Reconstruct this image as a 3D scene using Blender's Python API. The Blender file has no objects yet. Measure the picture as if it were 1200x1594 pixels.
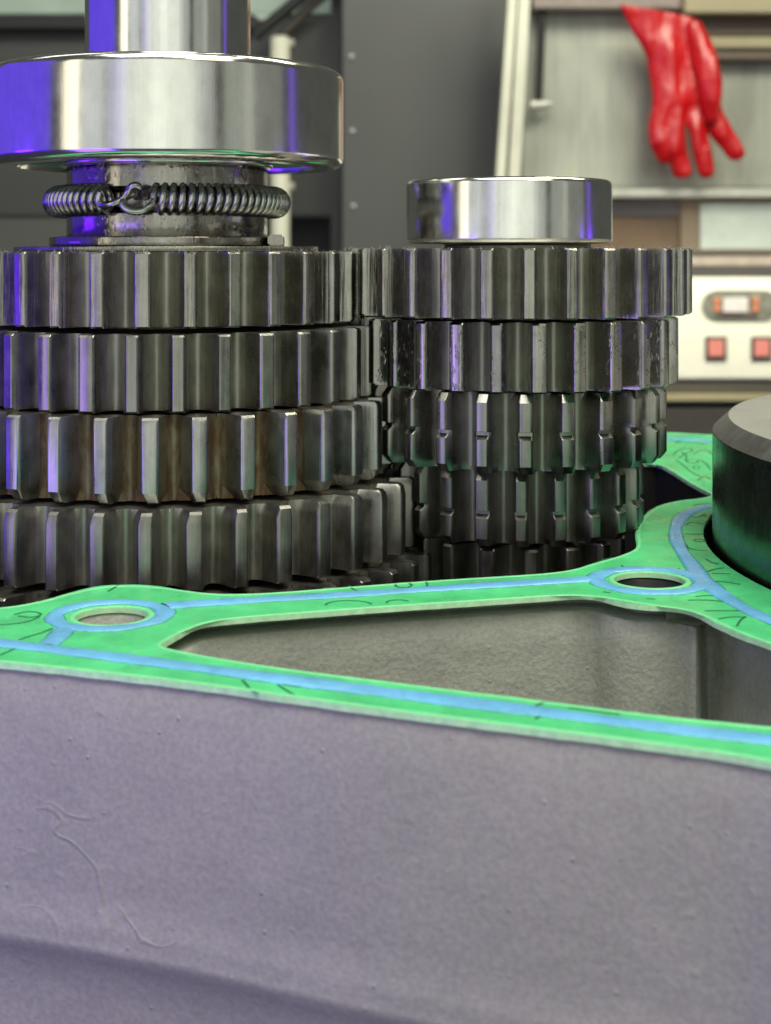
import bpy, bmesh, math, random
from mathutils import Vector, Matrix
random.seed(7)
PI = math.pi
SC = bpy.context.scene
COL = SC.collection

# ------------------------------------------------------------------ camera
F = 2300.0            # focal length in photo pixels (1200 x 1594)
VH = 388.0            # horizon row
H = 0.061             # camera height above the gasket face (z = 0), metres
cam = bpy.data.cameras.new('camera')
cam_o = bpy.data.objects.new('camera', cam); COL.objects.link(cam_o)
cam_o.location = (0, 0, H); cam_o.rotation_euler = (PI/2, 0, 0)
cam.sensor_width = 36; cam.lens = F/1594*36
cam.shift_y = -(797-VH)/1594
cam.clip_start = 0.01; cam.clip_end = 60
cam.dof.use_dof = True; cam.dof.focus_distance = 0.285; cam.dof.aperture_fstop = 33
SC.camera = cam_o
SC.render.resolution_x = 771; SC.render.resolution_y = 1024

# ------------------------------------------------------------------ light
SC.view_settings.view_transform = 'Standard'; SC.view_settings.look = 'None'
SC.view_settings.gamma = 1; SC.view_settings.exposure = 0
wd = bpy.data.worlds.new('World'); SC.world = wd; wd.use_nodes = True
wd.node_tree.nodes['Background'].inputs[0].default_value = (0.50, 0.52, 0.46, 1)
wd.node_tree.nodes['Background'].inputs[1].default_value = 0.15

def lamp(name, pos, target, w, h, L, color):
    d = bpy.data.lights.new(name, 'AREA'); d.shape = 'RECTANGLE'; d.size = w; d.size_y = h
    d.energy = L*PI*w*h; d.color = color
    o = bpy.data.objects.new(name, d); COL.objects.link(o); o.location = pos
    v = Vector(target)-Vector(pos)
    o.rotation_euler = v.to_track_quat('-Z', 'Y').to_euler()
    return o
AX = (-0.049, 0.333)     # axis of the left shaft
def ring_lamp(name, psi0, psi1, dist, zc, h, L, color):
    p = math.radians((psi0+psi1)/2+7); w = 2*dist*math.tan(math.radians(abs(psi1-psi0))/2)
    pos = (AX[0]+math.sin(p)*dist, AX[1]-math.cos(p)*dist, zc)
    return lamp(name, pos, (AX[0], AX[1], zc), w, h, L, color)
# workshop lamps and added fill lights, all outside the picture
G0 = (0.94, 1.0, 0.85)
ring_lamp('window_wall', -59, 30, 2.6, 0.35, 2.0, 0.38, (0.92, 0.97, 0.92))
ring_lamp('window_lamp', -29, 17, 2.1, 0.35, 1.8, 0.30, G0)
ring_lamp('window_lamp', -19, 22, 1.9, 0.35, 1.8, 0.20, G0)
ring_lamp('window_lamp', -9, 0, 2.0, 0.35, 1.8, 0.20, G0)
ring_lamp('window_lamp', -25, -21, 1.8, 0.35, 1.8, 0.16, G0)
ring_lamp('cool_window_lamp', -51, -39, 2.1, 0.35, 1.8, 0.26, (0.84, 0.90, 1.0))
ring_lamp('cool_window_lamp', -34, -24, 2.1, 0.35, 1.8, 0.30, (0.25, 0.15, 1.0))
ring_lamp('warm_tube_lamp', -66, -55, 2.0, 0.40, 1.6, 1.50, (1.0, 0.93, 0.72))
ring_lamp('violet_lamp', -134, -75, 0.95, 0.20, 0.9, 0.80, (0.085, 0.0, 1.0))
ring_lamp('grey_window_lamp', 36, 56, 2.3, 0.40, 1.6, 0.26, (0.94, 1.0, 0.88))
ring_lamp('grey_window_lamp', 50, 78, 2.5, 0.40, 1.6, 0.14, (0.94, 1.0, 0.88))
ring_lamp('added_violet_glint', 74, 77, 1.2, -0.14, 0.34, 2.2, (0.16, 0.02, 1.0))  # added strips, kept low so only the gear teeth catch violet glints
ring_lamp('added_violet_glint', 86, 90, 1.2, -0.14, 0.34, 2.6, (0.16, 0.02, 1.0))
lamp('warm_housing_fill', (0.50, -0.40, 0.82), (0.06, 0.19, -0.02), 0.5, 0.4, 3.4, (1.0, 0.93, 0.70))  # added fill that warms the right side of the housing
ring_lamp('violet_tube_lamp', 83.5, 87.5, 1.6, 0.12, 0.9, 0.70, (0.20, 0.06, 1.0))
ring_lamp('added_violet_glint', -106, -90, 0.85, -0.12, 0.34, 5.5, (0.12, 0.01, 1.0))  # added low strip for violet glints on the left tooth edges
lamp('violet_housing_fill', (-0.20, 0.13, -0.03), (-0.06, 0.215, -0.015), 0.12, 0.12, 3.0, (0.26, 0.10, 1.0))  # added unseen light that tints the left housing wall violet
lamp('ceiling_lamp', (0.10, -0.25, 1.5), (0.0, 0.27, 0.0), 1.6, 1.0, 6.0, (1.0, 1.0, 0.93))
lamp('machine_fill', (0.75, 0.9, 1.35), (0.45, 2.2, 0.05), 0.8, 0.5, 17.0, (1.0, 0.97, 0.78))  # added fill, brightens the background machine
lamp('left_background_fill', (-0.9, 0.9, 1.5), (-0.3, 2.6, 0.3), 0.8, 0.5, 4.0, (0.94, 1.0, 0.92))  # added fill for the left background
SC.cycles.max_bounces = 6; SC.cycles.diffuse_bounces = 3; SC.cycles.glossy_bounces = 4

# ------------------------------------------------------------------ node helpers
def mat(name):
    m = bpy.data.materials.new(name); m.use_nodes = True
    return m, m.node_tree, m.node_tree.nodes['Principled BSDF']
def N(nt, t, **kw):
    n = nt.nodes.new(t)
    for k, v in kw.items():
        if k in n.inputs: n.inputs[k].default_value = v
        else: setattr(n, k, v)
    return n
def pos_noise(nt, scale, stretch=(1, 1, 1), detail=4, rough=0.6, dist=0.0):
    g = N(nt, 'ShaderNodeNewGeometry')
    mp = N(nt, 'ShaderNodeMapping'); mp.inputs['Scale'].default_value = stretch
    nt.links.new(g.outputs['Position'], mp.inputs['Vector'])
    n = N(nt, 'ShaderNodeTexNoise', Scale=scale, Detail=detail, Roughness=rough, Distortion=dist)
    nt.links.new(mp.outputs[0], n.inputs['Vector'])
    return n.outputs['Fac']
def ramp(nt, fac, stops):
    r = N(nt, 'ShaderNodeValToRGB'); e = r.color_ramp.elements
    while len(e) < len(stops): e.new(0.5)
    for el, (p, c) in zip(e, stops):
        el.position = p; el.color = (c, c, c, 1) if isinstance(c, (int, float)) else (*c, 1)
    nt.links.new(fac, r.inputs[0]); return r.outputs[0]
def mixc(nt, fac, a, b, mode='MIX'):
    m = N(nt, 'ShaderNodeMix', data_type='RGBA', blend_type=mode)
    for s, v in ((0, fac), (6, a), (7, b)):
        if isinstance(v, bpy.types.NodeSocket): nt.links.new(v, m.inputs[s])
        elif s == 0: m.inputs[0].default_value = v
        else: m.inputs[s].default_value = (*v, 1)
    return m.outputs[2]
def bump(nt, b, fac, dist, strength=1.0, prev=None):
    n = N(nt, 'ShaderNodeBump', Strength=strength, Distance=dist)
    nt.links.new(fac, n.inputs['Height'])
    if prev: nt.links.new(prev, n.inputs['Normal'])
    nt.links.new(n.outputs[0], b.inputs['Normal']); return n.outputs[0]
def simple(name, col, rough=0.5, metal=0.0, var=0.12, scale=60, bmp=0, bscale=600, emit=None, coat=0):
    m, nt, b = mat(name)
    f = pos_noise(nt, scale)
    c0 = tuple(max(0, c*(1-var)) for c in col); c1 = tuple(c*(1+var) for c in col)
    nt.links.new(ramp(nt, f, [(0.3, c0), (0.7, c1)]), b.inputs['Base Color'])
    b.inputs['Roughness'].default_value = rough; b.inputs['Metallic'].default_value = metal
    if coat: b.inputs['Coat Weight'].default_value = coat
    if bmp: bump(nt, b, pos_noise(nt, bscale), bmp)
    if emit:
        b.inputs['Emission Color'].default_value = (*emit[0], 1); b.inputs['Emission Strength'].default_value = emit[1]
    return m

def steel(name, col, r0, r1, streak=2600, stain=None, con=1.0, bmp=0.00002, wet=0.0, metal=1.0, grain=0.0):
    m, nt, b = mat(name)
    s1 = pos_noise(nt, streak, (1, 1, 0.03), 3)          # vertical grinding streaks
    s2 = pos_noise(nt, 260, (1, 1, 0.6), 5, 0.65)        # smudges of oil
    base = mixc(nt, s1, tuple(c*(1-0.28*con) for c in col), tuple(min(1, c*(1+0.22*con)) for c in col))
    sm = ramp(nt, s2, [(0.35, 1-0.25*con), (0.62, 1.05)])
    base = mixc(nt, 1.0, base, sm, 'MULTIPLY')
    if stain:
        st = ramp(nt, pos_noise(nt, 420, (1, 1, 0.35), 6, 0.7), [(0.40, 0.0), (0.60, 0.9)])
        base = mixc(nt, st, base, stain)
    nt.links.new(base, b.inputs['Base Color'])
    b.inputs['Metallic'].default_value = metal
    nt.links.new(ramp(nt, s2, [(0.3, r0), (0.7, r1)]), b.inputs['Roughness'])
    prev = bump(nt, b, s1, bmp)
    if grain: prev = bump(nt, b, pos_noise(nt, 2600, (1, 1, 1), 2, 0.5), grain, 1.0, prev)
    if wet:
        w = ramp(nt, pos_noise(nt, 900, (1, 1, 0.6), 3, 0.5), [(0.55, 0.0), (0.72, 1.0)])
        bump(nt, b, w, wet, 0.8, prev)
    return m

M = {}
M['bearing'] = steel('polished_bearing_steel', (0.84, 0.83, 0.78), 0.13, 0.19, 1500, con=0.22, bmp=0.0000025, grain=0.000004)
M['shaft'] = steel('ground_shaft_steel', (0.82, 0.81, 0.78), 0.11, 0.17, 1800, con=0.2, bmp=0.0000025, grain=0.000002)
M['oily'] = steel('oily_sleeve_steel', (0.36, 0.35, 0.33), 0.08, 0.20, 900, stain=(0.30, 0.27, 0.23), bmp=0.00001, wet=0.00005)
M['gear'] = steel('oily_gear_steel', (0.33, 0.32, 0.285), 0.22, 0.38, 2200, bmp=0.00003)
M['gear_scuffed'] = steel('scuffed_gear_steel', (0.37, 0.36, 0.31), 0.18, 0.32, 1500, bmp=0.00012)
M['gear_oiled'] = steel('wet_gear_steel', (0.34, 0.33, 0.295), 0.13, 0.28, 1800, bmp=0.00003, wet=0.00008)
M['gear_dark'] = steel('dark_gear_steel', (0.31, 0.30, 0.265), 0.30, 0.46, 2200, bmp=0.00003)
M['gear_bright'] = steel('bright_edged_gear_steel', (0.42, 0.42, 0.39), 0.24, 0.38, 2000, bmp=0.00004)
M['rusty'] = steel('rust_stained_root_steel', (0.26, 0.22, 0.15), 0.40, 0.6, 1500, stain=(0.13, 0.065, 0.03), bmp=0.00005, metal=0.7)
M['root_dark'] = steel('gear_body_steel', (0.37, 0.36, 0.31), 0.38, 0.54, 2200)
M['spring'] = steel('spring_wire_steel', (0.55, 0.55, 0.53), 0.16, 0.28, 3000, bmp=0.000005)
M['drum'] = steel('dark_drum_steel', (0.15, 0.15, 0.145), 0.20, 0.32, 500, bmp=0.000004)
m, nt, b = mat('turned_drum_face')
f = pos_noise(nt, 30, (1, 1, 1), 6)
nt.links.new(ramp(nt, f, [(0.35, (0.40, 0.40, 0.35)), (0.65, (0.55, 0.55, 0.48))]), b.inputs['Base Color'])
b.inputs['Metallic'].default_value = 0.45; b.inputs['Roughness'].default_value = 0.45; M['drum_top'] = m
M['drum_chamfer'] = steel('drum_chamfer_steel', (0.27, 0.26, 0.23), 0.3, 0.45, 900, metal=0.7)

# cast housing
def cast(name, c0, c1, bd, flow=False):
    m, nt, b = mat(name)
    n1 = pos_noise(nt, 45, (1, 1, 1), 6, 0.6); n2 = pos_noise(nt, 1250, (1, 1, 1), 3, 0.55); n3 = pos_noise(nt, 170, (1, 1, 1), 2, 0.5)
    col = ramp(nt, n1, [(0.3, c0), (0.7, c1)])
    sp = ramp(nt, n2, [(0.36, 0.92), (0.66, 1.10)])
    col = mixc(nt, 1.0, col, sp, 'MULTIPLY')
    nt.links.new(col, b.inputs['Base Color'])
    b.inputs['Roughness'].default_value = 0.52; b.inputs['Specular IOR Level'].default_value = 0.4
    p = bump(nt, b, n2, bd, 1.0)
    p = bump(nt, b, n3, bd*2.2, 1.0, p)
    g = N(nt, 'ShaderNodeNewGeometry')
    v = N(nt, 'ShaderNodeTexVoronoi', Scale=260.0, Randomness=1.0)
    nt.links.new(g.outputs['Position'], v.inputs['Vector'])
    pit = ramp(nt, v.outputs['Distance'], [(0.0, 1.0), (0.10, 0.0)])
    p = bump(nt, b, pit, 0.00016, 1.0, p)
    if flow:                                             # sparse shallow flow lines and dents of the casting
        ln = ramp(nt, pos_noise(nt, 55, (1, 1, 1), 2, 0.5, 1.2), [(0.475, 0.0), (0.50, 1.0), (0.525, 0.0)])
        mk = ramp(nt, pos_noise(nt, 32, (1, 1, 1), 1), [(0.60, 0.0), (0.68, 1.0)])
        mu = N(nt, 'ShaderNodeMath', operation='MULTIPLY'); nt.links.new(ln, mu.inputs[0]); nt.links.new(mk, mu.inputs[1])
        p = bump(nt, b, mu.outputs[0], 0.00010, 1.0, p)
        dn = ramp(nt, pos_noise(nt, 480, (1, 1, 1), 1), [(0.68, 0.0), (0.80, 1.0)])
        bump(nt, b, dn, 0.00005, 1.0, p)
    return m
M['cast'] = cast('grey_cast_housing', (0.305, 0.295, 0.275), (0.355, 0.342, 0.320), 0.00008, True)
M['cast_in'] = cast('bare_cast_pocket', (0.32, 0.33, 0.29), (0.41, 0.42, 0.37), 0.00026)
M['cast_black'] = simple('shade_black_casting', (0.018, 0.018, 0.016), 0.4)  # near-black: shade of the deep recesses put into the colour
# gasket
def gasket_mat(name, col, rough, bd):
    m, nt, b = mat(name)
    n1 = pos_noise(nt, 90, (1, 1, 1), 5); n2 = pos_noise(nt, 1500, (1, 1, 1), 3)
    c = ramp(nt, n1, [(0.3, tuple(x*0.80 for x in col)), (0.7, tuple(min(1, x*1.15) for x in col))])
    wear = ramp(nt, pos_noise(nt, 300, (1, 1, 1), 7, 0.75), [(0.56, 0.0), (0.80, 0.45)])
    c = mixc(nt, wear, c, tuple(min(1, x*0.6+0.35) for x in col))
    smear = ramp(nt, pos_noise(nt, 140, (1.0, 0.45, 1), 4, 0.6, 0.8), [(0.56, 0.0), (0.72, 0.5)])
    c = mixc(nt, smear, c, tuple(x*0.62 for x in col))
    nt.links.new(ramp(nt, pos_noise(nt, 120, (1, 1, 1), 3), [(0.35, rough-0.14), (0.65, rough+0.12)]), b.inputs['Roughness'])
    nt.links.new(c, b.inputs['Base Color']); b.inputs['Roughness'].default_value = rough
    bump(nt, b, n2, bd)
    return m
M['gasket'] = gasket_mat('green_gasket_sheet', (0.085, 0.60, 0.22), 0.36, 0.00003)
M['gasket_edge'] = simple('pale_cut_gasket_edge', (0.52, 0.86, 0.52), 0.7, scale=700, var=0.15)
M['bead'] = gasket_mat('blue_sealant', (0.15, 0.45, 0.72), 0.30, 0.00003)
M['print'] = simple('dark_green_print', (0.012, 0.14, 0.055), 0.6)
M['crease'] = simple('pressed_crease_green', (0.035, 0.30, 0.15), 0.5)
M['lip_green'] = simple('pale_pressed_lip', (0.20, 0.66, 0.30), 0.4, scale=500)
# surroundings
M['bench'] = simple('black_bench', (0.012, 0.012, 0.012), 0.6)
M['floor'] = simple('workshop_floor', (0.10, 0.10, 0.095), 0.6, scale=8)
M['panel'] = simple('grey_painted_panel', (0.115, 0.118, 0.108), 0.45, scale=3, var=0.10)
M['panel_dark'] = simple('dark_grey_panel', (0.075, 0.077, 0.073), 0.5, scale=3)
M['rivet'] = simple('rivet_zinc', (0.55, 0.60, 0.57), 0.4, 0.3)
M['mint'] = simple('mint_painted_metal', (0.52, 0.64, 0.55), 0.5, scale=10)
M['cream'] = simple('cream_frame_paint', (0.88, 0.88, 0.70), 0.45, scale=8)
M['black'] = simple('black_rubber', (0.02, 0.02, 0.02), 0.55)
m, nt, b = mat('brushed_stainless_sheet')
f1 = pos_noise(nt, 7, (1, 1, 0.25), 6, 0.6); f2 = pos_noise(nt, 160, (1, 1, 0.02), 3)
c = ramp(nt, f1, [(0.32, (0.30, 0.31, 0.26)), (0.5, (0.47, 0.49, 0.41)), (0.68, (0.62, 0.59, 0.40))])
c = mixc(nt, 1.0, c, ramp(nt, f2, [(0.3, 0.9), (0.7, 1.06)]), 'MULTIPLY')
nt.links.new(c, b.inputs['Base Color']); b.inputs['Metallic'].default_value = 0.25; b.inputs['Roughness'].default_value = 0.42
M['stainless'] = m
M['tan'] = simple('tan_painted_steel', (0.42, 0.37, 0.22), 0.4, scale=6)
M['brown'] = simple('brown_painted_steel', (0.155, 0.115, 0.08), 0.45, scale=6)
M['brown_rust'] = simple('rust_brown_steel', (0.10, 0.058, 0.03), 0.5, scale=10, var=0.3)
M['plum'] = simple('dark_plum_steel', (0.085, 0.075, 0.085), 0.45, scale=6)
M['taupe'] = simple('taupe_steel', (0.10, 0.088, 0.072), 0.45, scale=6)
M['lip'] = simple('bright_lip_steel', (0.60, 0.60, 0.52), 0.35, 0.2)
M['pinkgrey'] = simple('pinkish_grey_steel', (0.33, 0.27, 0.23), 0.4)
M['paleblue'] = simple('pale_window_pane', (0.42, 0.47, 0.44), 0.25, scale=20)
M['control'] = simple('white_control_plate', (0.82, 0.82, 0.70), 0.3, scale=14, var=0.06)
M['bezel'] = simple('display_bezel', (0.17, 0.175, 0.15), 0.35, var=0.4, scale=70)
M['lcd'] = simple('pale_display_glass', (0.62, 0.60, 0.60), 0.2, scale=60)
M['digit'] = simple('lit_orange_digit', (0.55, 0.20, 0.10), 0.4, emit=((1.0, 0.30, 0.12), 0.05))
M['switch'] = simple('lit_red_switch', (0.62, 0.22, 0.19), 0.4, emit=((1.0, 0.25, 0.2), 0.08))
M['switch_rim'] = simple('dark_switch_rim', (0.10, 0.07, 0.06), 0.5)
m, nt, b = mat('red_coated_glove')
nt.links.new(ramp(nt, pos_noise(nt, 20), [(0.3, (0.55, 0.004, 0.008)), (0.7, (0.68, 0.008, 0.012))]), b.inputs['Base Color'])
b.inputs['Roughness'].default_value = 0.33; b.inputs['Coat Weight'].default_value = 0.5; b.inputs['Coat Roughness'].default_value = 0.3
bump(nt, b, pos_noise(nt, 45, (1, 1, 0.5), 2), 0.006); M['glove'] = m
M['lint'] = simple('grey_lint', (0.35, 0.34, 0.30), 0.7)

# ------------------------------------------------------------------ mesh helpers
def link(name, me, m=None, parent=None, loc=None, rotz=0):
    o = bpy.data.objects.new(name, me); COL.objects.link(o)
    if m is not None and me is not None and not me.materials:
        for x in (m if isinstance(m, (list, tuple)) else [m]): me.materials.append(M[x])
    if parent: o.parent = parent
    if loc: o.location = loc
    o.rotation_euler = (0, 0, rotz)
    return o
def mesh(name, vs, fs, smooth=35, fix=True, fm=None):
    me = bpy.data.meshes.new(name); me.from_pydata(vs, [], fs)
    if fm:
        for p, i in zip(me.polygons, fm): p.material_index = i
    if fix:
        bm = bmesh.new(); bm.from_mesh(me); bmesh.ops.recalc_face_normals(bm, faces=bm.faces); bm.to_mesh(me); bm.free()
    if smooth:
        for p in me.polygons: p.use_smooth = True
        me.set_sharp_from_angle(angle=math.radians(smooth))
    me.update(); return me
def tag(o, label=None, cat=None, group=None, kind=None):
    for k, v in (('label', label), ('category', cat), ('group', group), ('kind', kind)):
        if v: o[k] = v
    return o
def empty(name, loc, label, cat, group=None):
    o = bpy.data.objects.new(name, None); COL.objects.link(o); o.location = loc; o.empty_display_size = 0.01
    return tag(o, label, cat, group)
def lathe(prof, n=160, closed=True):
    """prof: list of (r, z); closed loop of profile -> a solid ring."""
    vs, fs = [], []
    k = len(prof)
    for i in range(n):
        a = 2*PI*i/n
        for r, z in prof: vs.append((r*math.cos(a), r*math.sin(a), z))
    for i in range(n):
        j = (i+1) % n
        for q in range(k if closed else k-1):
            w = (q+1) % k
            fs.append((i*k+q, j*k+q, j*k+w, i*k+w))
    return mesh('ring', vs, fs)
def rounded(r0, r1, z0, z1, b, seg=4):
    """ring profile with rounded outer corners"""
    p = [(r0, z0)]
    for i in range(seg+1):
        a = -PI/2 + PI/2*i/seg; p.append((r1-b+b*math.cos(a), z0+b+b*math.sin(a)))
    for i in range(seg+1):
        a = PI/2*i/seg; p.append((r1-b+b*math.cos(a), z1-b+b*math.sin(a)))
    p.append((r0, z1)); return p
def box(x0, x1, y0, y1, z0, z1, bev=0.0):
    bm = bmesh.new(); bmesh.ops.create_cube(bm, size=1)
    for v in bm.verts:
        v.co = Vector(((x0+x1)/2+v.co.x*(x1-x0), (y0+y1)/2+v.co.y*(y1-y0), (z0+z1)/2+v.co.z*(z1-z0)))
    if bev: bmesh.ops.bevel(bm, geom=bm.edges[:], offset=bev, segments=2, affect='EDGES')
    me = bpy.data.meshes.new('box'); bm.to_mesh(me); bm.free()
    return me
def tube(pts, rads, seg=10, cap=True, flat=1.0):
    """round tube along pts; rads one number or list; flat squashes along local second axis"""
    pts = [Vector(p) for p in pts]; n = len(pts)
    if not isinstance(rads, (list, tuple)): rads = [rads]*n
    vs, fs = [], []
    up = None
    for i, p in enumerate(pts):
        t = (pts[min(i+1, n-1)]-pts[max(i-1, 0)]).normalized()
        if up is None: up = t.orthogonal().normalized()
        up = (up-t*up.dot(t)).normalized(); s = t.cross(up)
        for k in range(seg):
            a = 2*PI*k/seg; vs.append(p+up*math.cos(a)*rads[i]+s*math.sin(a)*rads[i]*flat)
    for i in range(n-1):
        for k in range(seg):
            j = (k+1) % seg; fs.append((i*seg+k, i*seg+j, (i+1)*seg+j, (i+1)*seg+k))
    if cap:
        fs.append(tuple(range(seg))[::-1]); fs.append(tuple((n-1)*seg+k for k in range(seg)))
    return [tuple(v) for v in vs], fs
def W(u, v, Y): return Vector(((u-600)*Y/F, Y, H-(v-VH)*Y/F))      # a measured point at distance Y
def G(u, v, z=0.0):                                                   # a measured point on a level face
    Y = F*(H-z)/(v-VH); return ((u-600)*Y/F, Y)
def dense(pts, step, closed=False):
    out = []; n = len(pts)
    for i in range(n if closed else n-1):
        a = Vector(pts[i]); b_ = Vector(pts[(i+1) % n]); k = max(1, int((b_-a).length/step))
        for q in range(k): out.append(tuple(a.lerp(b_, q/k)))
    if not closed: out.append(tuple(pts[-1]))
    return out
def smooth_loop(pts, it=1, closed=True):
    for _ in range(it):                                               # Chaikin corner cutting
        o = []; n = len(pts)
        if not closed: o.append(pts[0])
        for i in range(n if closed else n-1):
            a, b_ = pts[i], pts[(i+1) % n]
            o += [tuple(x*0.75+y*0.25 for x, y in zip(a, b_)), tuple(x*0.25+y*0.75 for x, y in zip(a, b_))]
        if not closed: o.append(pts[-1])
        pts = o
    return pts
def area2(p): return sum(p[i][0]*p[(i+1) % len(p)][1]-p[(i+1) % len(p)][0]*p[i][1] for i in range(len(p)))
def offset(p, d):
    """grow (d>0) a closed loop, any winding"""
    s = 1 if area2(p) > 0 else -1; n = len(p); o = []
    for i in range(n):
        a, b_, c = Vector(p[i-1]), Vector(p[i]), Vector(p[(i+1) % n])
        e1 = (b_-a); e2 = (c-b_)
        if e1.length < 1e-9 or e2.length < 1e-9: o.append(tuple(b_)); continue
        n1 = Vector((e1.y, -e1.x)).normalized()*s; n2 = Vector((e2.y, -e2.x)).normalized()*s
        m_ = (n1+n2)
        if m_.length < 1e-6: m_ = n1.copy()
        m_.normalize(); k = 1/max(0.55, m_.dot(n1))
        o.append(tuple(b_+m_*d*k))
    return o
def circle(cx, cy, r, n=48): return [(cx+r*math.cos(2*PI*i/n), cy+r*math.sin(2*PI*i/n)) for i in range(n)]
def fill_plate(loops, z):
    bm = bmesh.new(); es = []
    for lp in loops:
        vs = [bm.verts.new((x, y, z)) for x, y in lp]
        for i in range(len(vs)): es.append(bm.edges.new((vs[i], vs[(i+1) % len(vs)])))
    bmesh.ops.triangle_fill(bm, edges=es, use_beauty=True)
    bm.verts.index_update()
    V = [tuple(v.co) for v in bm.verts]; Fc = [tuple(v.index for v in f.verts) for f in bm.faces]
    bm.free(); return V, Fc
# ================================================================== THE SETTING
o = link('workbench', box(-1.6, 1.6, 0.20, 1.36, -0.13, -0.085), 'bench'); tag(o, kind='structure')
o = link('floor', box(-6, 6, -2, 7, -1.0, -0.95), 'floor'); tag(o, kind='structure')

# ================================================================== GASKET + HOUSING OUTLINES
front = [G(u, v) for u, v in [(0, 1031), (100, 1041), (300, 1064), (450, 1085), (600, 1106), (800, 1131), (1000, 1156), (1150, 1177), (1200, 1187), (1290, 1206)]]
outer = [(-0.135, 0.30), (-0.122, 0.255), (-0.088, 0.2275)] + front + [(0.075, 0.160), (0.12, 0.150), (0.20, 0.148), (0.27, 0.165), (0.325, 0.215), (0.342, 0.29), (0.325, 0.38), (0.26, 0.44), (0.17, 0.472), G(1108, 677), G(1076, 675), G(1040, 673), (0.05, 0.493), (-0.02, 0.485), (-0.09, 0.465), (-0.13, 0.42), (-0.140, 0.36)]
cham_front = [G(u, v) for u, v in [(0, 948), (30, 943), (65, 936.5), (100, 925), (135, 915), (165, 911), (200, 909.5), (240, 911), (275, 917), (310, 924), (350, 926), (425, 923), (500, 917), (600, 909), (725, 900), (850, 893.5), (895, 887), (920, 877.5), (950, 869), (980, 862.5), (989, 856), (991, 845), (988.5, 831), (990, 819), (998, 806), (1015, 791), (1042, 781.5), (1076, 777), (1102, 775.5), (1113, 772.5), (1103, 767), (1076, 753), (1045, 733), (1025, 722), (1001, 721)]]
chamber = cham_front + [(0.060, 0.428), (0.02, 0.437), (-0.04, 0.437), (-0.085, 0.42), (-0.110, 0.385), (-0.117, 0.333), (-0.110, 0.285), (-0.095, 0.259), (-0.080, 0.2500)]
window = [G(u, v) for u, v in [(251, 1003), (256, 1000), (280, 985), (305, 972), (330, 966), (450, 956), (600, 945), (725, 937), (850, 928.5), (900, 925), (930, 926.5), (965, 937), (1000, 942.5), (1050, 944), (1085, 952), (1110, 968), (1150, 986), (1200, 1003), (1290, 1036), (1330, 1070), (1325, 1120), (1290, 1140), (1200, 1131), (1100, 1121), (1000, 1111), (850, 1091), (700, 1073), (600, 1060), (500, 1048), (400, 1034), (300, 1018), (262, 1010), (251, 1006)]]
CYL = (0.1885, 0.2925)
bore = circle(CYL[0], CYL[1], 0.1228, 140)
hl = G(174, 959); hr = G(1011, 903.5)
hole_l = circle(hl[0], hl[1], 0.0059); hole_r = circle(hr[0], hr[1], 0.0064)
outer_s = smooth_loop(outer, 1); chamber_s = smooth_loop(chamber, 1); window_s = smooth_loop(window, 1)
def jag(lp, a=0.00010):
    lp = dense(lp, 0.0016, True)
    return [(x+random.uniform(-a, a), y+random.uniform(-a, a)) for x, y in lp]
TH = 0.0009
loops = [jag(outer_s), jag(chamber_s), jag(window_s), bore, hole_l, hole_r]

gask = empty('gasket', (0, 0, -TH), 'bright green flat gasket with blue sealing lines lying on the grey housing', 'gasket')
def gl(zlocal): return zlocal+TH
V, Fc = fill_plate(loops, TH)
vs = list(V); fs = [tuple(f) for f in Fc]; fm = [0]*len(fs)
nb = len(vs); vs += [(x, y, 0) for x, y, z in V]
fs += [tuple(i+nb for i in f[::-1]) for f in Fc]; fm += [1]*len(Fc)
base = 0
for lp in loops:
    n = len(lp)
    for i in range(n):
        j = (i+1) % n; fs.append((base+i, base+j, nb+base+j, nb+base+i)); fm.append(1)
    base += n
link('sheet', mesh('gasket_sheet', vs, fs, smooth=0, fm=fm), ['gasket', 'gasket_edge'], gask)

def bead(pts, w, h=0.00035, closed=False):
    pts = smooth_loop(pts, 2, closed); pts = dense(pts, 0.0012, closed); n = len(pts)
    prof = [(-1, -0.4), (-0.92, 0.35), (-0.6, 0.85), (0, 1.0), (0.6, 0.85), (0.92, 0.35), (1, -0.4)]
    vs, fs = [], []; k = len(prof)
    for i, p in enumerate(pts):
        a = Vector(pts[i-1] if (closed or i > 0) else pts[0]); c = Vector(pts[(i+1) % n] if (closed or i < n-1) else pts[-1])
        t = (c-a).normalized(); nn = Vector((-t.y, t.x)); ww = w*(1+0.09*math.sin(i*0.31)+0.08*math.sin(i*0.113+1.7)+random.uniform(-0.07, 0.07))
        for s, q in prof: vs.append((p[0]+nn.x*s*ww/2, p[1]+nn.y*s*ww/2, TH+q*h))
    for i in range(n if closed else n-1):
        j = (i+1) % n
        for q in range(k-1): fs.append((i*k+q, j*k+q, j*k+q+1, i*k+q+1))
    return mesh('bead', vs, fs, 60)
def GP(l): return [G(u, v) for u, v in l]
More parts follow.
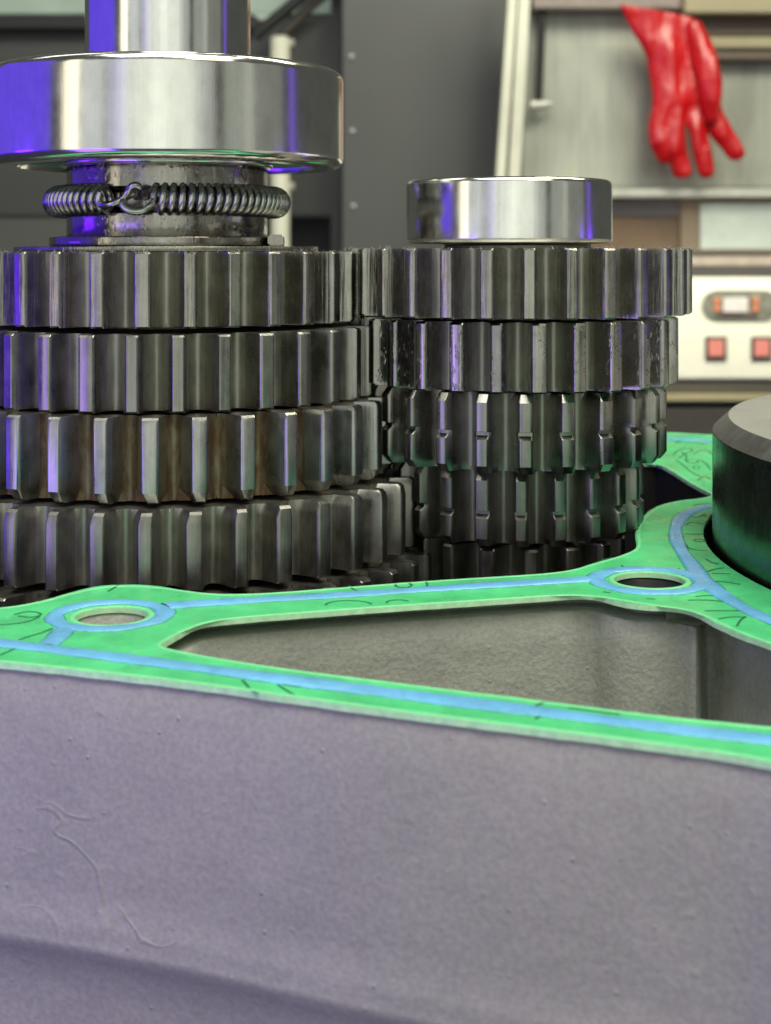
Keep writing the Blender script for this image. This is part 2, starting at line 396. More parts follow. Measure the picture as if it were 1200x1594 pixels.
beads = [
    (GP([(-140, 986), (-60, 995), (0, 1001), (100, 1013), (250, 1032), (400, 1052), (600, 1078), (850, 1109), (1025, 1132), (1200, 1152), (1300, 1163)]), 0.0050, False),
    (circle(hl[0]-0.0004, hl[1]+0.0006, 0.0091, 40), 0.0037, True),
    (GP([(99, 980), (92, 990), (72, 1006)]), 0.0036, False),
    (GP([(258, 944), (280, 941), (400, 934), (600, 922), (750, 911.5), (860, 905), (928, 901)]), 0.0050, False),
    (circle(hr[0], hr[1], 0.0098, 40), 0.0042, True),
    (GP([(1094, 903), (1078, 880), (1062, 860), (1051, 838), (1052, 818), (1062, 803), (1083, 793), (1112, 787), (1160, 783)]), 0.0036, False),
    (GP([(1085, 898), (1100, 908), (1117, 922), (1157, 947), (1200, 966), (1280, 996)]), 0.0042, False),
    (GP([(1030, 683), (1070, 684), (1110, 687), (1150, 690)]), 0.0045, False)]
for p, w, cl in beads:
    link('sealing_bead', bead(p, w*0.85, closed=cl), 'bead', gask)
    link('pressed_crease', bead(p, w*0.85+0.00055, 0.00004, closed=cl), 'crease', gask)
for lp in (loops[1], loops[2]):
    q = [tuple(p) for p in offset(dense(smooth_loop(lp[::3], 1), 0.002, True), 0.0006)]
    link('pressed_edge', bead(q[::2], 0.0008, 0.00012, True), 'lip_green', gask)
q = offset(dense(outer_s, 0.004, True), -0.0007); link('pressed_edge', bead(q, 0.0010, 0.00012, True), 'lip_green', gask)
link('hole_lip', bead(circle(hl[0], hl[1], 0.00655, 40), 0.0010, 0.00018, True), 'lip_green', gask)
link('hole_lip', bead(circle(hr[0], hr[1], 0.00705, 40), 0.0010, 0.00018, True), 'lip_green', gask)

# printing on the gasket sheet: loose strokes of lettering, too small and smeared to read
def ribbon(pts, w=0.00022):
    vs, fs = [], []; n = len(pts)
    for i, p in enumerate(pts):
        a = Vector(pts[max(i-1, 0)]); c = Vector(pts[min(i+1, n-1)]); t = (c-a)
        if t.length < 1e-9: t = Vector((1, 0))
        t.normalize(); nn = Vector((-t.y, t.x))*w/2
        vs += [(p[0]+nn.x, p[1]+nn.y, TH+0.00006), (p[0]-nn.x, p[1]-nn.y, TH+0.00006)]
    for i in range(n-1): fs.append((2*i, 2*i+1, 2*i+3, 2*i+2))
    return vs, fs
def arc(u, v, ru, rv, a0, a1, n=14): return GP([(u+ru*math.cos(math.radians(a0+(a1-a0)*i/n)), v+rv*math.sin(math.radians(a0+(a1-a0)*i/n))) for i in range(n+1)])
strokes = [
    GP([(0, 973), (25, 971), (45, 968), (62, 960)]), GP([(22, 957), (40, 952), (58, 953), (66, 957), (50, 962), (28, 959)]), GP([(30, 996), (48, 990), (66, 985), (82, 978)]), GP([(0, 1020), (14, 1014), (26, 1009)]),
    GP([(168, 921), (176, 916), (184, 911)]), GP([(377, 1059), (384, 1066), (390, 1075), (402, 1080)]), GP([(432, 1066), (444, 1074), (458, 1082)]), GP([(440, 1066), (470, 1069), (500, 1072)]),
    arc(543, 942, 36, 7, 180, 350), arc(628, 911, 13, 4, 0, 360), GP([(543, 912), (550, 918), (560, 921)]), arc(620, 938, 18, 4, 170, 330), GP([(660, 904), (666, 909), (664, 913)]),
    GP([(834, 1099), (846, 1094), (852, 1091)]), GP([(833, 1120), (842, 1114), (846, 1110)]), GP([(884, 1102), (930, 1108), (965, 1112)]),
    GP([(1067, 818), (1075, 812), (1097, 817)]), GP([(1075, 804), (1086, 806), (1098, 800)]), GP([(1093, 801.5), (1104, 807), (1107, 800)]), GP([(1066, 831), (1080, 832), (1099, 831)]),
    GP([(1081, 839), (1097, 840), (1098, 843.5), (1083, 843), (1080, 841)]), GP([(1068, 848), (1072, 855), (1103, 858)]), GP([(1098, 870), (1108, 876), (1119, 878)]), GP([(1102, 890), (1112, 886), (1127, 884)]),
    GP([(1107, 892.5), (1137, 893.6)]), GP([(1113, 905), (1130, 906), (1152, 910)]), GP([(1083, 928.6), (1100, 927), (1118, 928.6)]), GP([(1071, 934.5), (1100, 934), (1130, 937)]), GP([(1097, 951), (1151, 951)]),
    GP([(1118, 963.6), (1140, 960), (1162, 961.3)]), GP([(1147, 975), (1152, 966), (1160, 960)]), GP([(1047, 889), (1058, 885)]), GP([(1069, 903), (1083, 903.5)]), GP([(968, 880), (971, 886)]), GP([(955, 887), (960, 892)]),
    GP([(1006, 932), (1020, 933)]), GP([(939, 921.5), (950, 923)]), GP([(936, 871.5), (957, 868)]), GP([(1080, 787), (1086, 785), (1104, 784)]),
    arc(1078, 718, 9, 3, 0, 360), arc(1084, 728, 5, 2.5, 0, 330), GP([(1048, 708), (1058, 699), (1074, 697), (1080, 702), (1066, 706), (1056, 714)]), GP([(1052, 716), (1064, 724), (1074, 734), (1090, 742)]), GP([(1080, 706), (1092, 700), (1104, 702), (1108, 708)]),
    GP([(1049, 686), (1062, 690), (1080, 688), (1098, 692)]), GP([(1090, 716), (1100, 722), (1106, 732)]), GP([(1052, 690), (1060, 685), (1072, 684)]), GP([(1086, 748), (1096, 740), (1106, 746)]), GP([(1060, 703), (1070, 710), (1066, 718)])]
for st in strokes:
    a, b_ = ribbon(smooth_loop(st, 2, False), 0.00042)
    link('printed_mark', mesh('print', a, b_, 0, fix=False), 'print', gask)

# ------------------------------------------------------------------ housing casting
ZT = -TH-0.0001           # top of the casting
house = empty('gearbox_housing', (0, 0, -0.085), 'grey cast metal gearbox housing with an open pocket, under the green gasket', 'housing')
def hz(z): return z+0.085
pocket_px = [(256, 1004.5), (270, 994), (290, 982), (312, 968), (335, 961), (450, 951), (600, 940), (725, 932), (850, 924), (905, 921), (928, 922), (945, 929), (965, 934.5), (1000, 938), (1050, 939), (1066, 940), (1078, 945), (1085, 946), (1090, 939), (1098, 931), (1125, 936), (1165, 957), (1215, 985), (1295, 1030), (1340, 1070), (1335, 1125), (1290, 1146), (1200, 1137), (1000, 1117), (850, 1097), (700, 1079), (500, 1054), (400, 1040), (300, 1024), (262, 1014)]
pocket = [G(u, v) for u, v in pocket_px]
pocket_s = dense(smooth_loop(pocket, 2), 0.0012, True)
pocket_o = offset(pocket_s, 0.0055)
outer_h = dense(offset(outer_s, -0.0006), 0.003, True); chamber_h = dense(offset(chamber_s, 0.0006), 0.003, True)
bore_h = circle(CYL[0], CYL[1], 0.1234, 140); hlh = circle(hl[0], hl[1], 0.0064, 48); hrh = circle(hr[0], hr[1], 0.0069, 48)
hl_loops = [outer_h, chamber_h, pocket_o, bore_h, hlh, hrh]
V, Fc = fill_plate(hl_loops, hz(ZT))
link('top_face', mesh('housing_top', V, Fc, 0), 'cast_in', house)
def wall(lp, levels, name, m, sm=50, disp=0.0):
    """levels: list of (grow, z) going down a closed loop"""
    vs, fs = [], []; n = len(lp)
    for g, z in levels:
        q = offset(lp, g) if g else lp
        for x, y in q: vs.append((x+random.uniform(-disp, disp), y+random.uniform(-disp, disp), hz(z)))
    for l in range(len(levels)-1):
        for i in range(n):
            j = (i+1) % n; fs.append((l*n+i, l*n+j, (l+1)*n+j, (l+1)*n+i))
    return link(name, mesh(name, vs, fs, sm), m, house)
wall(outer_h, [(0, ZT), (0.0004, -0.0022), (0.0011, -0.006), (0.0016, -0.014), (0.0021, -0.022), (0.0024, -0.030), (0.0024, -0.0355), (0.0027, -0.0365), (0.0025, -0.0375), (0.0028, -0.0385), (0.0027, -0.0396), (0.0019, -0.0410), (0.0011, -0.0430), (0.0008, -0.047), (0.0006, -0.056), (0.0, -0.0845)], 'outer_wall', 'cast', 60)
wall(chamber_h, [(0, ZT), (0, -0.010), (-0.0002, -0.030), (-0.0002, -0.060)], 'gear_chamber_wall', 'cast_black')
wall(pocket_s, [(0.0055, ZT), (0.0055, -0.0032), (0.0004, -0.0033), (0.0, -0.0036), (-0.0003, -0.010), (-0.0008, -0.022), (-0.0014, -0.046)], 'pocket_wall', 'cast_in', 60, 0.00004)
V, Fc = fill_plate([offset(pocket_s, -0.0005)], hz(-0.044)); link('pocket_floor', mesh('pocket_floor', V, Fc, 0), 'cast_in', house)
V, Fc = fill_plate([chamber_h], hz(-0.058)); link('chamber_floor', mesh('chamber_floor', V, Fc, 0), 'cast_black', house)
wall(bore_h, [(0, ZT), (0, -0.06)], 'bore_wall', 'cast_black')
wall(hlh, [(0, ZT), (-0.0004, -0.0015), (-0.0006, -0.012), (-0.006, -0.0125)], 'bolt_hole', 'cast_in')
wall(hrh, [(0, ZT), (-0.0004, -0.0015), (-0.0006, -0.020), (-0.0062, -0.0205)], 'bolt_hole', 'cast_black')  # dark of the deep hole put into the colour
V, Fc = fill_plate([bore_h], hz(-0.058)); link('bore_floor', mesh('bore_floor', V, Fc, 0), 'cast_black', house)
# ================================================================== GEARS
GX = {'L': (-0.0490, 0.333), 'R': (0.02968, 0.333)}
PX = 0.333/2300                       # metres per pixel at the shafts
def phase(side, R, u):
    """angle at which a tooth is seen at column u on the near side"""
    cx, cy = GX[side]; best = None
    for i in range(-700, 701):
        th = math.radians(i/10)
        uu = 600+F*(cx+R*math.sin(th))/(cy-R*math.cos(th))
        if best is None or abs(uu-u) < best[0]: best = (abs(uu-u), th)
    return best[1]-PI/2
PROF = [(0.50, -0.075), (0.462, -0.066), (0.424, -0.038), (0.388, 0.012), (0.352, 0.085), (0.320, 0.18), (0.290, 0.30), (0.258, 0.44), (0.228, 0.58), (0.198, 0.73), (0.170, 0.87), (0.152, 0.945), (0.130, 0.985), (0.108, 1.0)]
def tooth_mesh(R, N_, depth, secs, tipw=1.0, skew=0.0):
    """secs: (z, cut, narrow) ; cut lowers the tip (m), narrow 0..1 pulls the flanks in"""
    rr = R-depth; p = 2*PI/N_
    ring = [(-w, h) for w, h in PROF] + [(0, 1.002)] + [(w, h) for w, h in reversed(PROF)]
    vs, fs, fm = [], [], []; k = len(ring)
    for z, cut, nar in secs:
        hmax = 1-cut/depth
        for w, h in ring:
            hh = min(h, hmax)
            ww = w
            if h > 0.05:
                s = 1 if w >= 0 else -1
                aw = abs(w)
                if h > hmax:                      # width of the flank at the cut height
                    aw = min(aw, 0.14)+(0.40-0.14)*(1-hmax)*0.45*(1 if aw > 0.1 else 0)
                sh = skew*nar
                ww = s*aw*(1-nar*0.62) + (sh*0.14 if nar else 0)
                if h >= 0.8: ww *= tipw
            r = rr+hh*depth; a = ww*p
            vs.append((r*math.cos(a), r*math.sin(a), z))
    for l in range(len(secs)-1):
        for i in range(k-1):
            fs.append((l*k+i, l*k+i+1, (l+1)*k+i+1, (l+1)*k+i)); fm.append(1 if (ring[i][1]+ring[i+1][1])/2 < 0.14 else 0)
        fs.append((l*k+k-1, l*k, (l+1)*k, (l+1)*k+k-1)); fm.append(1)
    fs.append(tuple(range(k))); fs.append(tuple((len(secs)-1)*k+i for i in range(k))); fm += [0, 0]
    return mesh('tooth', vs, fs, 26, fm=fm)
def gear(side, label, Rpx, N_, z0, z1, u, m, style, rootm='root_dark', depth=None, bore=0.019):
    R = Rpx*PX; depth = depth or 2.1*(2*R/(N_+2)); hgt = z1-z0
    g = empty('gear', (GX[side][0], GX[side][1], z0), label, 'gear', 'gears stacked on the two shafts')
    c = 0.0004
    if style == 'plain': secs = [(0, 0.0006, 0), (c, 0, 0), (hgt-c, 0, 0), (hgt, 0.0006, 0)]
    elif style == 'low_point': secs = [(0, 0.0022, 0.8), (0.0004, 0.0014, 0.7), (0.0024, 0.0, 0.0), (hgt-0.0012, 0, 0.0), (hgt-c, 0.0003, 0.05), (hgt, 0.0009, 0.1)]
    elif style == 'top_point': secs = [(0, 0.0006, 0), (c, 0, 0), (hgt-0.0022, 0, 0), (hgt-0.0005, 0.0005, 0.35), (hgt, 0.0012, 0.5)]
    else:
        zm = hgt*0.5 if style == 'notch' else hgt*0.45
        secs = [(0, 0.0013, 0.30), (0.0016, 0.0, 0.0), (zm-0.0011, 0, 0), (zm-0.0003, 0.0011, 0.0), (zm+0.0004, 0.0011, 0.0), (zm+0.0006, 0.0, 0.0), (hgt-0.0016, 0.0, 0.0), (hgt, 0.0013, 0.30)]
    rr = R-depth*1.07
    body = lathe([(bore, 0.0003), (rr-0.0005, 0.0003), (rr, 0.0007), (rr, hgt-0.0007), (rr-0.0005, hgt-0.0003), (bore, hgt-0.0003)], 120)
    link('gear_body', body, rootm, g)
    tm = [tooth_mesh(R, N_, depth, secs, tw, sk) for tw, sk in ((1.0, 0.5), (1.12, 0.5), (0.9, 0.5))]
    ph = phase(side, R, u)
    for i in range(N_):
        a = ph+2*PI*i/N_
        o = link('tooth', tm[random.choice((0, 0, 1, 2))], [m, rootm], g, rotz=a+random.uniform(-0.002, 0.002))
    return g
gear('L', 'uppermost gear of the left stack, bright scuffed teeth below the big bearing', 304, 30, 0.0454, 0.0605, 295, 'gear_scuffed', 'plain')
gear('L', 'second gear from the top in the left stack, smooth straight teeth', 330, 33, 0.0292, 0.0443, 278, 'gear', 'plain')
gear('L', 'third gear from the top in the left stack, brown stains between its teeth', 357, 34, 0.0120, 0.0287, 311, 'gear_bright', 'low_point', 'rusty')
gear('L', 'fourth gear from the top in the left stack, just above the gasket boss', 392, 39, -0.0034, 0.0114, 302, 'gear_dark', 'top_point')
gear('L', 'largest lowest gear of the left stack, mostly hidden behind the green gasket', 418, 40, -0.0180, -0.0046, 300, 'gear_dark', 'plain')
gear('R', 'uppermost and widest gear of the right stack, under the small bearing', 267, 28, 0.0468, 0.0612, 824, 'gear_scuffed', 'plain', bore=0.014)
gear('R', 'second gear from the top in the right stack, wet oily pitted teeth', 247, 26, 0.0318, 0.0460, 840, 'gear_oiled', 'plain', bore=0.014)
gear('R', 'third gear from the top in the right stack, teeth notched across the middle', 229, 23, 0.0151, 0.0313, 818, 'gear', 'notch', bore=0.014)
gear('R', 'fourth gear from the top in the right stack, small dark notched teeth', 194, 21, -0.0008, 0.0146, 811, 'gear_dark', 'notch2', bore=0.014)
gear('R', 'smallest lowest gear of the right stack, half hidden behind the green gasket', 168, 16, -0.0180, -0.0020, 827, 'gear_dark', 'plain', bore=0.012)

# ================================================================== SHAFTS AND BEARINGS
sh = empty('shaft', (GX['L'][0], GX['L'][1], -0.057), 'thick polished shaft rising through the big bearing on the left', 'shaft')
def sz(z): return z+0.057
link('polished_journal', lathe(rounded(0.002, 0.0185, sz(0.0790), sz(0.175), 0.001), 160), 'shaft', sh)
link('core', lathe(rounded(0.002, 0.0186, sz(-0.057), sz(0.0635), 0.0005), 96), 'root_dark', sh)
sl = link('sleeve', lathe([(0.0175, sz(0.0630)), (0.0222, sz(0.0630)), (0.0224, sz(0.0634)), (0.0224, sz(0.0686)), (0.0216, sz(0.0690)), (0.0205, sz(0.0700)), (0.0205, sz(0.0730)), (0.0216, sz(0.0740)), (0.0224, sz(0.0744)), (0.0224, sz(0.0800)), (0.0175, sz(0.0800))], 140), 'oily', sh)
wl = empty('thrust_washer', (GX['L'][0], GX['L'][1], 0.0606), 'thin toothed metal washer flat on the top left gear', 'washer')
link('lower_ring', lathe(rounded(0.0192, 0.0338, 0.0, 0.0010, 0.0002), 140), 'gear_scuffed', wl)
link('upper_ring', lathe(rounded(0.0192, 0.0262, 0.00102, 0.0032, 0.0004), 140), 'oily', wl)
link('tab', box(0.0235, 0.0268, -0.0135, -0.0105, 0.0012, 0.0036, 0.0004), 'oily', wl)

def bearing(name, loc, R, hgt, rin, label, bev):
    b_ = empty(name, loc, label, 'bearing', 'ball bearings on the shaft ends')
    link('outer_ring', lathe([(R-0.0065, 0)] + rounded(0, R, 0, hgt, bev, 8)[1:-1] + [(R-0.0065, hgt), (R-0.0068, hgt-0.0012), (R-0.0068, 0.0012)], 220), 'bearing', b_)
    link('shield', lathe([(rin+0.005, 0.0016), (R-0.0066, 0.0012), (R-0.0066, 0.0018), (rin+0.005, 0.0024)], 140), 'root_dark', b_)
    link('shield', lathe([(rin+0.005, hgt-0.0024), (R-0.0066, hgt-0.0018), (R-0.0066, hgt-0.0012), (rin+0.005, hgt-0.0016)], 140), 'root_dark', b_)
    link('inner_ring', lathe(rounded(rin, rin+0.0052, 0, hgt, 0.0006), 140), 'bearing', b_)
    return b_
bearing('bearing', (GX['L'][0], GX['L'][1], 0.0792), 0.0395, 0.0215, 0.01852, 'large polished bearing ring around the thick shaft, upper left', 0.0022)
bearing('bearing', (GX['R'][0]-0.0019, GX['R'][1], 0.0622), 0.0231, 0.0142, 0.0085, 'small polished bearing ring on top of the right gear stack', 0.0012)
s2 = empty('shaft', (GX['R'][0], GX['R'][1], -0.057), 'slim shaft inside the right gear stack under the small bearing', 'shaft')
link('core', lathe(rounded(0.001, 0.0118, 0, sz(0.0600), 0.0005), 96), 'root_dark', s2)
link('collar', lathe(rounded(0.0084, 0.0165, sz(0.0606), sz(0.0621), 0.0003), 96), 'root_dark', s2)
link('journal', lathe(rounded(0.001, 0.00848, sz(0.0601), sz(0.0760), 0.0005), 96), 'shaft', s2)

# garter spring with its two end hooks
sp = empty('garter_spring', (GX['L'][0], GX['L'][1], 0.0715), 'coiled ring spring with hooked ends around the sleeve under the big bearing', 'spring')
RM, rm, rw = 0.0241, 0.0028, 0.00078
def ang(u):   # angle on the ring seen at column u (near side)
    return phase('L', RM+rm, u)
a0, a1 = ang(238), ang(154)+2*PI
turns = 84*(a1-a0)/(2*PI); n = int(turns*18)
pts = []
for i in range(n+1):
    t = i/n; A = a0+(a1-a0)*t; B = 2*PI*turns*t
    r = RM+rm*math.cos(B); pts.append((r*math.cos(A), r*math.sin(A), rm*math.sin(B)))
vs, fs = tube(pts, rw, 7); link('coil', mesh('coil', vs, fs, 60), 'spring', sp)
def ringpt(u, dv, dr):
    A = phase('L', RM+rm*0.4, u); r = RM+dr
    return (r*math.cos(A), r*math.sin(A), -dv*0.306/2300)
def hookpts(l): return [ringpt(u, v-309, d) for u, v, d in l]
h1 = hookpts([(150, 322, 0.0012), (160, 318, 0.0024), (172, 319, 0.0030), (186, 316, 0.0032), (197, 308, 0.0026), (203, 298, 0.0026), (209, 290, 0.0032), (216, 287, 0.0034), (221, 292, 0.0026), (217, 301, 0.0010), (208, 306, 0.0002)])
h2 = hookpts([(244, 308, 0.0010), (238, 317, 0.0022), (231, 325, 0.0030), (220, 330, 0.0034), (207, 329, 0.0036), (198, 322, 0.0036), (195, 312, 0.0030), (200, 303, 0.0008), (210, 300, 0.0002), (218, 306, 0.0010)])
for h_ in (h1, h2):
    vs, fs = tube(smooth_loop(h_, 2, False), 0.00075, 9); link('hook', mesh('hook', vs, fs, 60), 'spring', sp)

# lint and burrs caught on the top edges of the upper gears
vs, fs = [], []
for side, R, z, cnt in (('L', 304*PX, 0.0604, 90), ('R', 277*PX, 0.0611, 60)):
    for i in range(cnt):
        a = -PI/2+random.uniform(-1.4, 1.4); r = R-abs(random.gauss(0, 0.004)) if random.random() < 0.5 else R-0.0004
        p = Vector((GX[side][0]+r*math.cos(a), GX[side][1]+r*math.sin(a), z-0.0001)); L = random.uniform(0.0004, 0.0014)
        d = Vector((random.uniform(-1, 1), random.uniform(-1, 1), random.uniform(0.1, 1.0))).normalized()
        q = [p, p+d*L*0.5+Vector((0, 0, 0.0002)), p+d*L+Vector((random.uniform(-.0003, .0003), 0, 0))]
        a_, b_ = tube(q, [0.00006, 0.00005, 0.00002], 4); k = len(vs); vs += a_; fs += [tuple(x+k for x in f) for f in b_]
o = link('lint', mesh('lint', vs, fs, 0), 'lint'); tag(o, 'fine grey lint along the top edges of the upper gears', 'lint', kind='stuff')

# ================================================================== DRUM ON THE RIGHT
dr = empty('drum', (0.1863, 0.2914, -0.057), 'large dark steel drum with turned top face at the right edge', 'drum')
RD = 0.119; zt = sz(0.0254)
link('side', lathe([(0.10, 0), (RD, 0), (RD, zt-0.0031), (0.10, zt-0.0031)], 300), 'drum', dr)
link('chamfer', lathe([(0.10, zt-0.0030), (RD-0.0001, zt-0.0030), (RD-0.0033, zt), (0.10, zt-0.0001)], 300), 'drum_chamfer', dr)
link('top_face', lathe([(0.016, zt-0.002), (RD-0.0034, zt-0.0010), (RD-0.0034, zt+0.0001), (0.016, zt+0.0001)], 300), 'drum_top', dr)

# ================================================================== BACKGROUND: PARTITION WITH SCREWS
def slab(u0, v0, u1, v1, Y, thick, bev=0.002):
    a = W(u0, v0, Y); b_ = W(u1, v1, Y)
    return box(a.x, b_.x, Y, Y+thick, b_.z, a.z, bev)
def child_slab(root, name, rect, Y, thick, m, bev=0.002):
    me = slab(*rect, Y, thick, bev); me.transform(Matrix.Translation(-root.location)); return link(name, me, m, root)
def cyl_y(u, v, Y, r, l, root, name, m, seg=20):
    p = W(u, v, Y)-root.location
    vs, fs = tube([p+Vector((0, 0, 0)), p+Vector((0, -l*0.7, 0)), p+Vector((0, -l, 0))], [r, r, r*0.6], seg)
    return link(name, mesh(name, vs, fs, 50), m, root)
zf = -0.95
def vf(Y): return VH+(H-zf)*F/Y
part = empty('partition', (0.05, 2.45, zf), 'plain grey partition panel with a column of screws behind the bearings', 'partition')
child_slab(part, 'panel', (533, -260, 800, vf(2.45)), 2.45, 0.05, 'panel', 0.003)
for v in (-144, -28, 88, 204, 321): cyl_y(548.5+(v-200)*0.013, v, 2.449, 0.0042, 0.004, part, 'screw', 'rivet')
cab = empty('cabinet', (-0.6, 2.6, zf), 'dark grey cabinet with open lower bay behind the big bearing', 'cabinet')
child_slab(cab, 'upper_panel', (-420, 30, 530, 335), 2.60, 0.05, 'panel_dark')
child_slab(cab, 'back_panel', (-420, 337, 528, vf(2.75)), 2.75, 0.04, 'panel_dark')
child_slab(cab, 'gap_strip', (-420, 24, 400, 44), 2.56, 0.038, 'black')  # solid black strip painting the dark gap below the hood
child_slab(cab, 'side_trim', (515, -200, 531, vf(2.58)), 2.585, 0.13, 'panel_dark')
child_slab(cab, 'left_panel', (-420, 338, 395, vf(2.6)), 2.61, 0.04, 'panel')
hood = empty('hood', (-0.6, 2.75, 0.4), 'pale mint painted metal hood at the top left', 'hood')
child_slab(hood, 'face', (-420, -260, 525, 22), 2.72, 0.05, 'mint')
child_slab(hood, 'corner', (392, 22, 430, 120), 2.67, 0.03, 'mint')
a_, b_ = tube([W(500, -30, 2.5), W(440, 20, 2.5), W(396, 56, 2.5)], 0.011, 12)
o = link('strut', mesh('strut', a_, b_, 60), 'black'); tag(o, 'black diagonal strut in front of the mint hood', 'strut')
a_, b_ = tube([W(530, -30, 2.54), W(478, 14, 2.54), W(440, 52, 2.54)], 0.010, 12)
o = link('strut', mesh('strut', a_, b_, 60), 'taupe'); tag(o, 'grey diagonal strut leading down to the cream post', 'strut')
post = empty('post', (W(436, 300, 2.5).x, 2.5, zf), 'short cream post with small knobs just right of the polished shaft', 'post')
p0 = W(436, 57, 2.5)-post.location
a_, b_ = tube([(0, 0, 0), (0, 0, p0.z-0.004), (0, 0, p0.z)], [0.0165, 0.0165, 0.013], 24); link('tube', mesh('tube', a_, b_, 50), 'cream', post)
for v in (67, 290):
    p = W(436, v, 2.5)-post.location
    a_, b_ = tube([p+Vector((0.015, 0, 0)), p+Vector((0.022, 0, 0)), p+Vector((0.025, 0, 0))], [0.006, 0.008, 0.004], 12); link('knob', mesh('knob', a_, b_, 50), 'lip', post)

# ================================================================== BACKGROUND: STAINLESS MACHINE
YM = 2.25
mac = empty('machine', (0.45, YM, zf), 'stainless workshop machine with a lit control plate, right background', 'machine')
def ms(name, rect, Y, th, m, bev=0.002): return child_slab(mac, name, rect, Y, th, m, bev)
ms('back_sheet', (812, 20, 1500, 292), YM+0.02, 0.02, 'stainless')
# tilted cream door frame, two profiles side by side
for k, (ua, ub, m_) in enumerate(((815, 781, 'cream'), (829, 797, 'cream'))):
    w_ = 0.0135 if k == 0 else 0.0165
    a = W(ua-9+k*3, -120, YM-0.02)-mac.location; c = W(ub-10+k*6, 402, YM-0.02)-mac.location
    vs = []
    for p in (a, c):
        for dx, dy in ((-w_/2, 0.0), (w_/2, 0.0), (w_/2, 0.035), (-w_/2, 0.035)): vs.append((p.x+dx, p.y+dy-0.004*k, p.z))
    me = mesh('frame', vs, [(0, 1, 2, 3), (7, 6, 5, 4), (0, 4, 5, 1), (1, 5, 6, 2), (2, 6, 7, 3), (3, 7, 4, 0)], 0)
    link('door_frame', me, m_, mac)
a_, b_ = tube([W(846, -60, YM-0.01)-mac.location, W(842, 60, YM-0.01)-mac.location, W(838, 158, YM-0.01)-mac.location], 0.0062, 12); link('gas_strut', mesh('gas_strut', a_, b_, 60), 'black', mac)
a_, b_ = tube([W(826, 164, YM-0.012)-mac.location, W(848, 163, YM-0.012)-mac.location, W(860, 161, YM-0.012)-mac.location], [0.008, 0.007, 0.004], 14); link('strut_bolt', mesh('bolt', a_, b_, 50), 'lip', mac)
ms('upper_rail', (830, -60, 1064, 13), YM-0.03, 0.045, 'pinkgrey')
ms('upper_housing', (1066, -90, 1500, 20), YM-0.05, 0.065, 'tan')
ms('hinge_bar', (1068, 22, 1500, 55), YM-0.012, 0.028, 'brown')
ms('hinge_bar', (1072, 57, 1500, 75), YM-0.02, 0.036, 'tan')
ms('hinge_bar', (1078, 77, 1500, 93), YM-0.012, 0.028, 'brown')
ms('sealing_lip', (815, 293, 1500, 307), YM-0.035, 0.06, 'lip')
ms('dark_insert', (830, 309, 1058, 336), YM, 0.03, 'plum')
ms('rust_insert', (830, 337, 1058, 392), YM+0.004, 0.03, 'brown_rust')
ms('column', (1059, 309, 1500, 394), YM-0.004, 0.012, 'brown')
ms('window_pane', (1090, 316, 1500, 388), YM-0.010, 0.005, 'paleblue')
ms('lower_lip', (830, 399, 1500, 414), YM-0.03, 0.05, 'pinkgrey')
ms('dark_strip', (830, 415, 1500, 431), YM-0.005, 0.03, 'plum')  # solid dark strip between the lower lip and the control plate
cp = ms('control_plate', (930, 432, 1500, 591), YM-0.02, 0.045, 'control', 0.003)
ms('base_skirt', (830, 593, 1500, 612), YM-0.012, 0.04, 'taupe')
ms('base_strip', (830, 613, 1500, 625), YM-0.02, 0.05, 'tan')
ms('base', (830, 627, 1500, vf(YM)), YM+0.03, 0.02, 'black')
def pill(u0, v0, u1, v1, Y, th, name, m, parent):
    a = W(u0, v0, Y); c = W(u1, v1, Y); r = (a.z-c.z)/2; cz = (a.z+c.z)/2
    pts = [(c.x-r+r*math.cos(t), cz+r*math.sin(t)) for t in [(-PI/2+PI*i/14) for i in range(15)]]+[(a.x+r+r*math.cos(t), cz+r*math.sin(t)) for t in [(PI/2+PI*i/14) for i in range(15)]]
    n = len(pts); O = parent.matrix_world.translation if parent.parent is None else parent.parent.location
    vs = [(x-O.x, Y-O.y, z-O.z) for x, z in pts]+[(x-O.x, Y+th-O.y, z-O.z) for x, z in pts]
    fs = [tuple(range(n)), tuple(range(2*n-1, n-1, -1))]+[(i, (i+1) % n, n+(i+1) % n, n+i) for i in range(n)]
    return link(name, mesh(name, vs, fs, 30), m, parent)
def cslab(name, rect, Y, th, m):
    me = slab(*rect, Y, th, 0.0008); me.transform(Matrix.Translation(-mac.location)); return link(name, me, m, cp)
pill(1094, 452, 1212, 498, YM-0.026, 0.0055, 'display_bezel', 'bezel', cp)
cslab('display_glass', (1126, 463, 1164, 486), YM-0.030, 0.0035, 'lcd')
cslab('display_trim', (1116, 488, 1180, 493), YM-0.030, 0.0035, 'switch_rim')
for u in (1117, 1177):
    for v in (468, 480): cslab('digit', (u-6, v-4.5, u+5, v+4.5), YM-0.031, 0.0045, 'digit')
for u in (1115.5, 1187):
    cslab('switch_rim', (u-17, 524, u+16, 561), YM-0.025, 0.0045, 'switch_rim')
    cslab('switch', (u-12, 529, u+11, 555), YM-0.030, 0.0045, 'switch')
lamp('control_plate_fill', tuple(W(1180, 405, YM-0.16)), tuple(W(1150, 520, YM-0.02)), 0.5, 0.03, 11.0, (1.0, 0.95, 0.70))  # added strip light that overexposes the plate, no fitting modelled

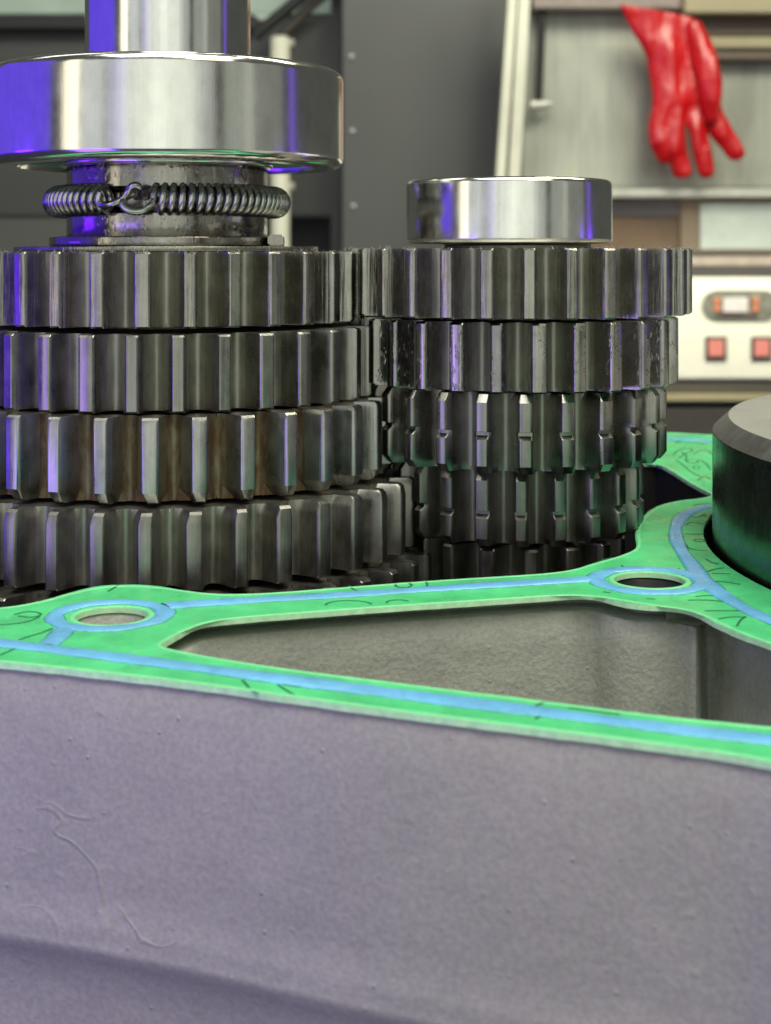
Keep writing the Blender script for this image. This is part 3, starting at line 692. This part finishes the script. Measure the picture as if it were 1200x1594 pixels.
# ================================================================== RED GLOVE
YG = 2.19; S = YG/F
def gp(u, v, dy=0.0): p = W(u, v, YG); return Vector((p.x, p.y-dy*S, p.z))
bm = bmesh.new()
def add(vs, fs):
    V_ = [bm.verts.new(v) for v in vs]
    for f in fs:
        try: bm.faces.new([V_[i] for i in f])
        except ValueError: pass
secs = [(1019, 17, 60, 9, 0.16, 0), (1030, 40, 56, 12, 0.14, 0), (1044, 68, 51, 15, 0.10, 2), (1056, 98, 46, 15, 0.04, 3), (1061, 130, 48, 17, 0, 4), (1063, 160, 50, 17, 0, 4), (1064, 180, 50, 14, 0, 2), (1063, 193, 46, 9, 0, 0)]
vs, fs = [], []; q = 28
for (cu, cv, hw, hd, sl_, dy) in secs:
    for k in range(q):
        a = 2*PI*k/q
        fold = 1.0-0.45*math.exp(-((math.cos(a)-0.40)/0.40)**2)*(1 if math.sin(a) > 0 else 0)*(1 if cv < 150 else 0.3)
        vs.append(gp(cu+hw*math.cos(a), cv+sl_*hw*math.cos(a), dy+hd*math.sin(a)*fold))
for i in range(len(secs)-1):
    for k in range(q):
        j = (k+1) % q; fs.append((i*q+k, i*q+j, (i+1)*q+j, (i+1)*q+k))
fs += [tuple(range(q)), tuple((len(secs)-1)*q+k for k in range(q))]
add(vs, fs)
def finger(pts, rs):
    P = [gp(*p) for p in pts]; R_ = [r*S for r in rs]
    t = (P[-1]-P[-2]).normalized(); e = P[-1]; re = R_[-1]
    for k in (0.5, 0.8, 0.95): P.append(e+t*re*k); R_.append(re*math.sqrt(1-k*k))
    add(*tube(P, R_, 14))
finger([(1034, 165, 0), (1025, 198, 6), (1025, 222, 12), (1034, 243, 6)], [20, 18, 16.5, 14])
finger([(1051, 170, 2), (1048, 202, 12), (1052, 234, 16), (1060, 265, 10)], [18, 16.5, 16, 14])
finger([(1082, 170, 0), (1087, 204, 8), (1092, 236, 10), (1098, 265, 5)], [18, 16, 15.5, 14])
finger([(1096, 150, -4), (1112, 186, 0), (1129, 213, 3), (1146, 238, 0)], [22, 18, 15, 13])
finger([(1076, 36, 0), (1088, 66, 8), (1095, 98, 15), (1100, 130, 22), (1103, 160, 25), (1105, 184, 24)], [13, 18, 21, 20, 16, 11])
bmesh.ops.recalc_face_normals(bm, faces=bm.faces)
me = bpy.data.meshes.new('glove_raw'); bm.to_mesh(me); bm.free()
tmp = bpy.data.objects.new('glove_tmp', me); COL.objects.link(tmp)
md = tmp.modifiers.new('r', 'REMESH'); md.mode = 'VOXEL'; md.voxel_size = 0.0022
md = tmp.modifiers.new('s', 'SMOOTH'); md.factor = 0.5; md.iterations = 4
me2 = bpy.data.meshes.new_from_object(tmp.evaluated_get(bpy.context.evaluated_depsgraph_get()))
bpy.data.objects.remove(tmp)
c0 = gp(1060, 278)
me2.transform(Matrix.Translation(-c0))
from mathutils import noise as mn
for v in me2.vertices:                                   # limp creases in the hanging rubber
    q = Vector((v.co.x*22, v.co.y*10, v.co.z*9)); k = mn.noise(q)*0.008+mn.noise(q*2.3)*0.006
    v.co += Vector((k*0.4, -k, 0)); v.co.y *= 0.8
for p in me2.polygons: p.use_smooth = True
me2.materials.clear()
o = link('glove', me2, 'glove', loc=c0); tag(o, 'red rubber glove hanging fingers down on the stainless machine', 'glove')
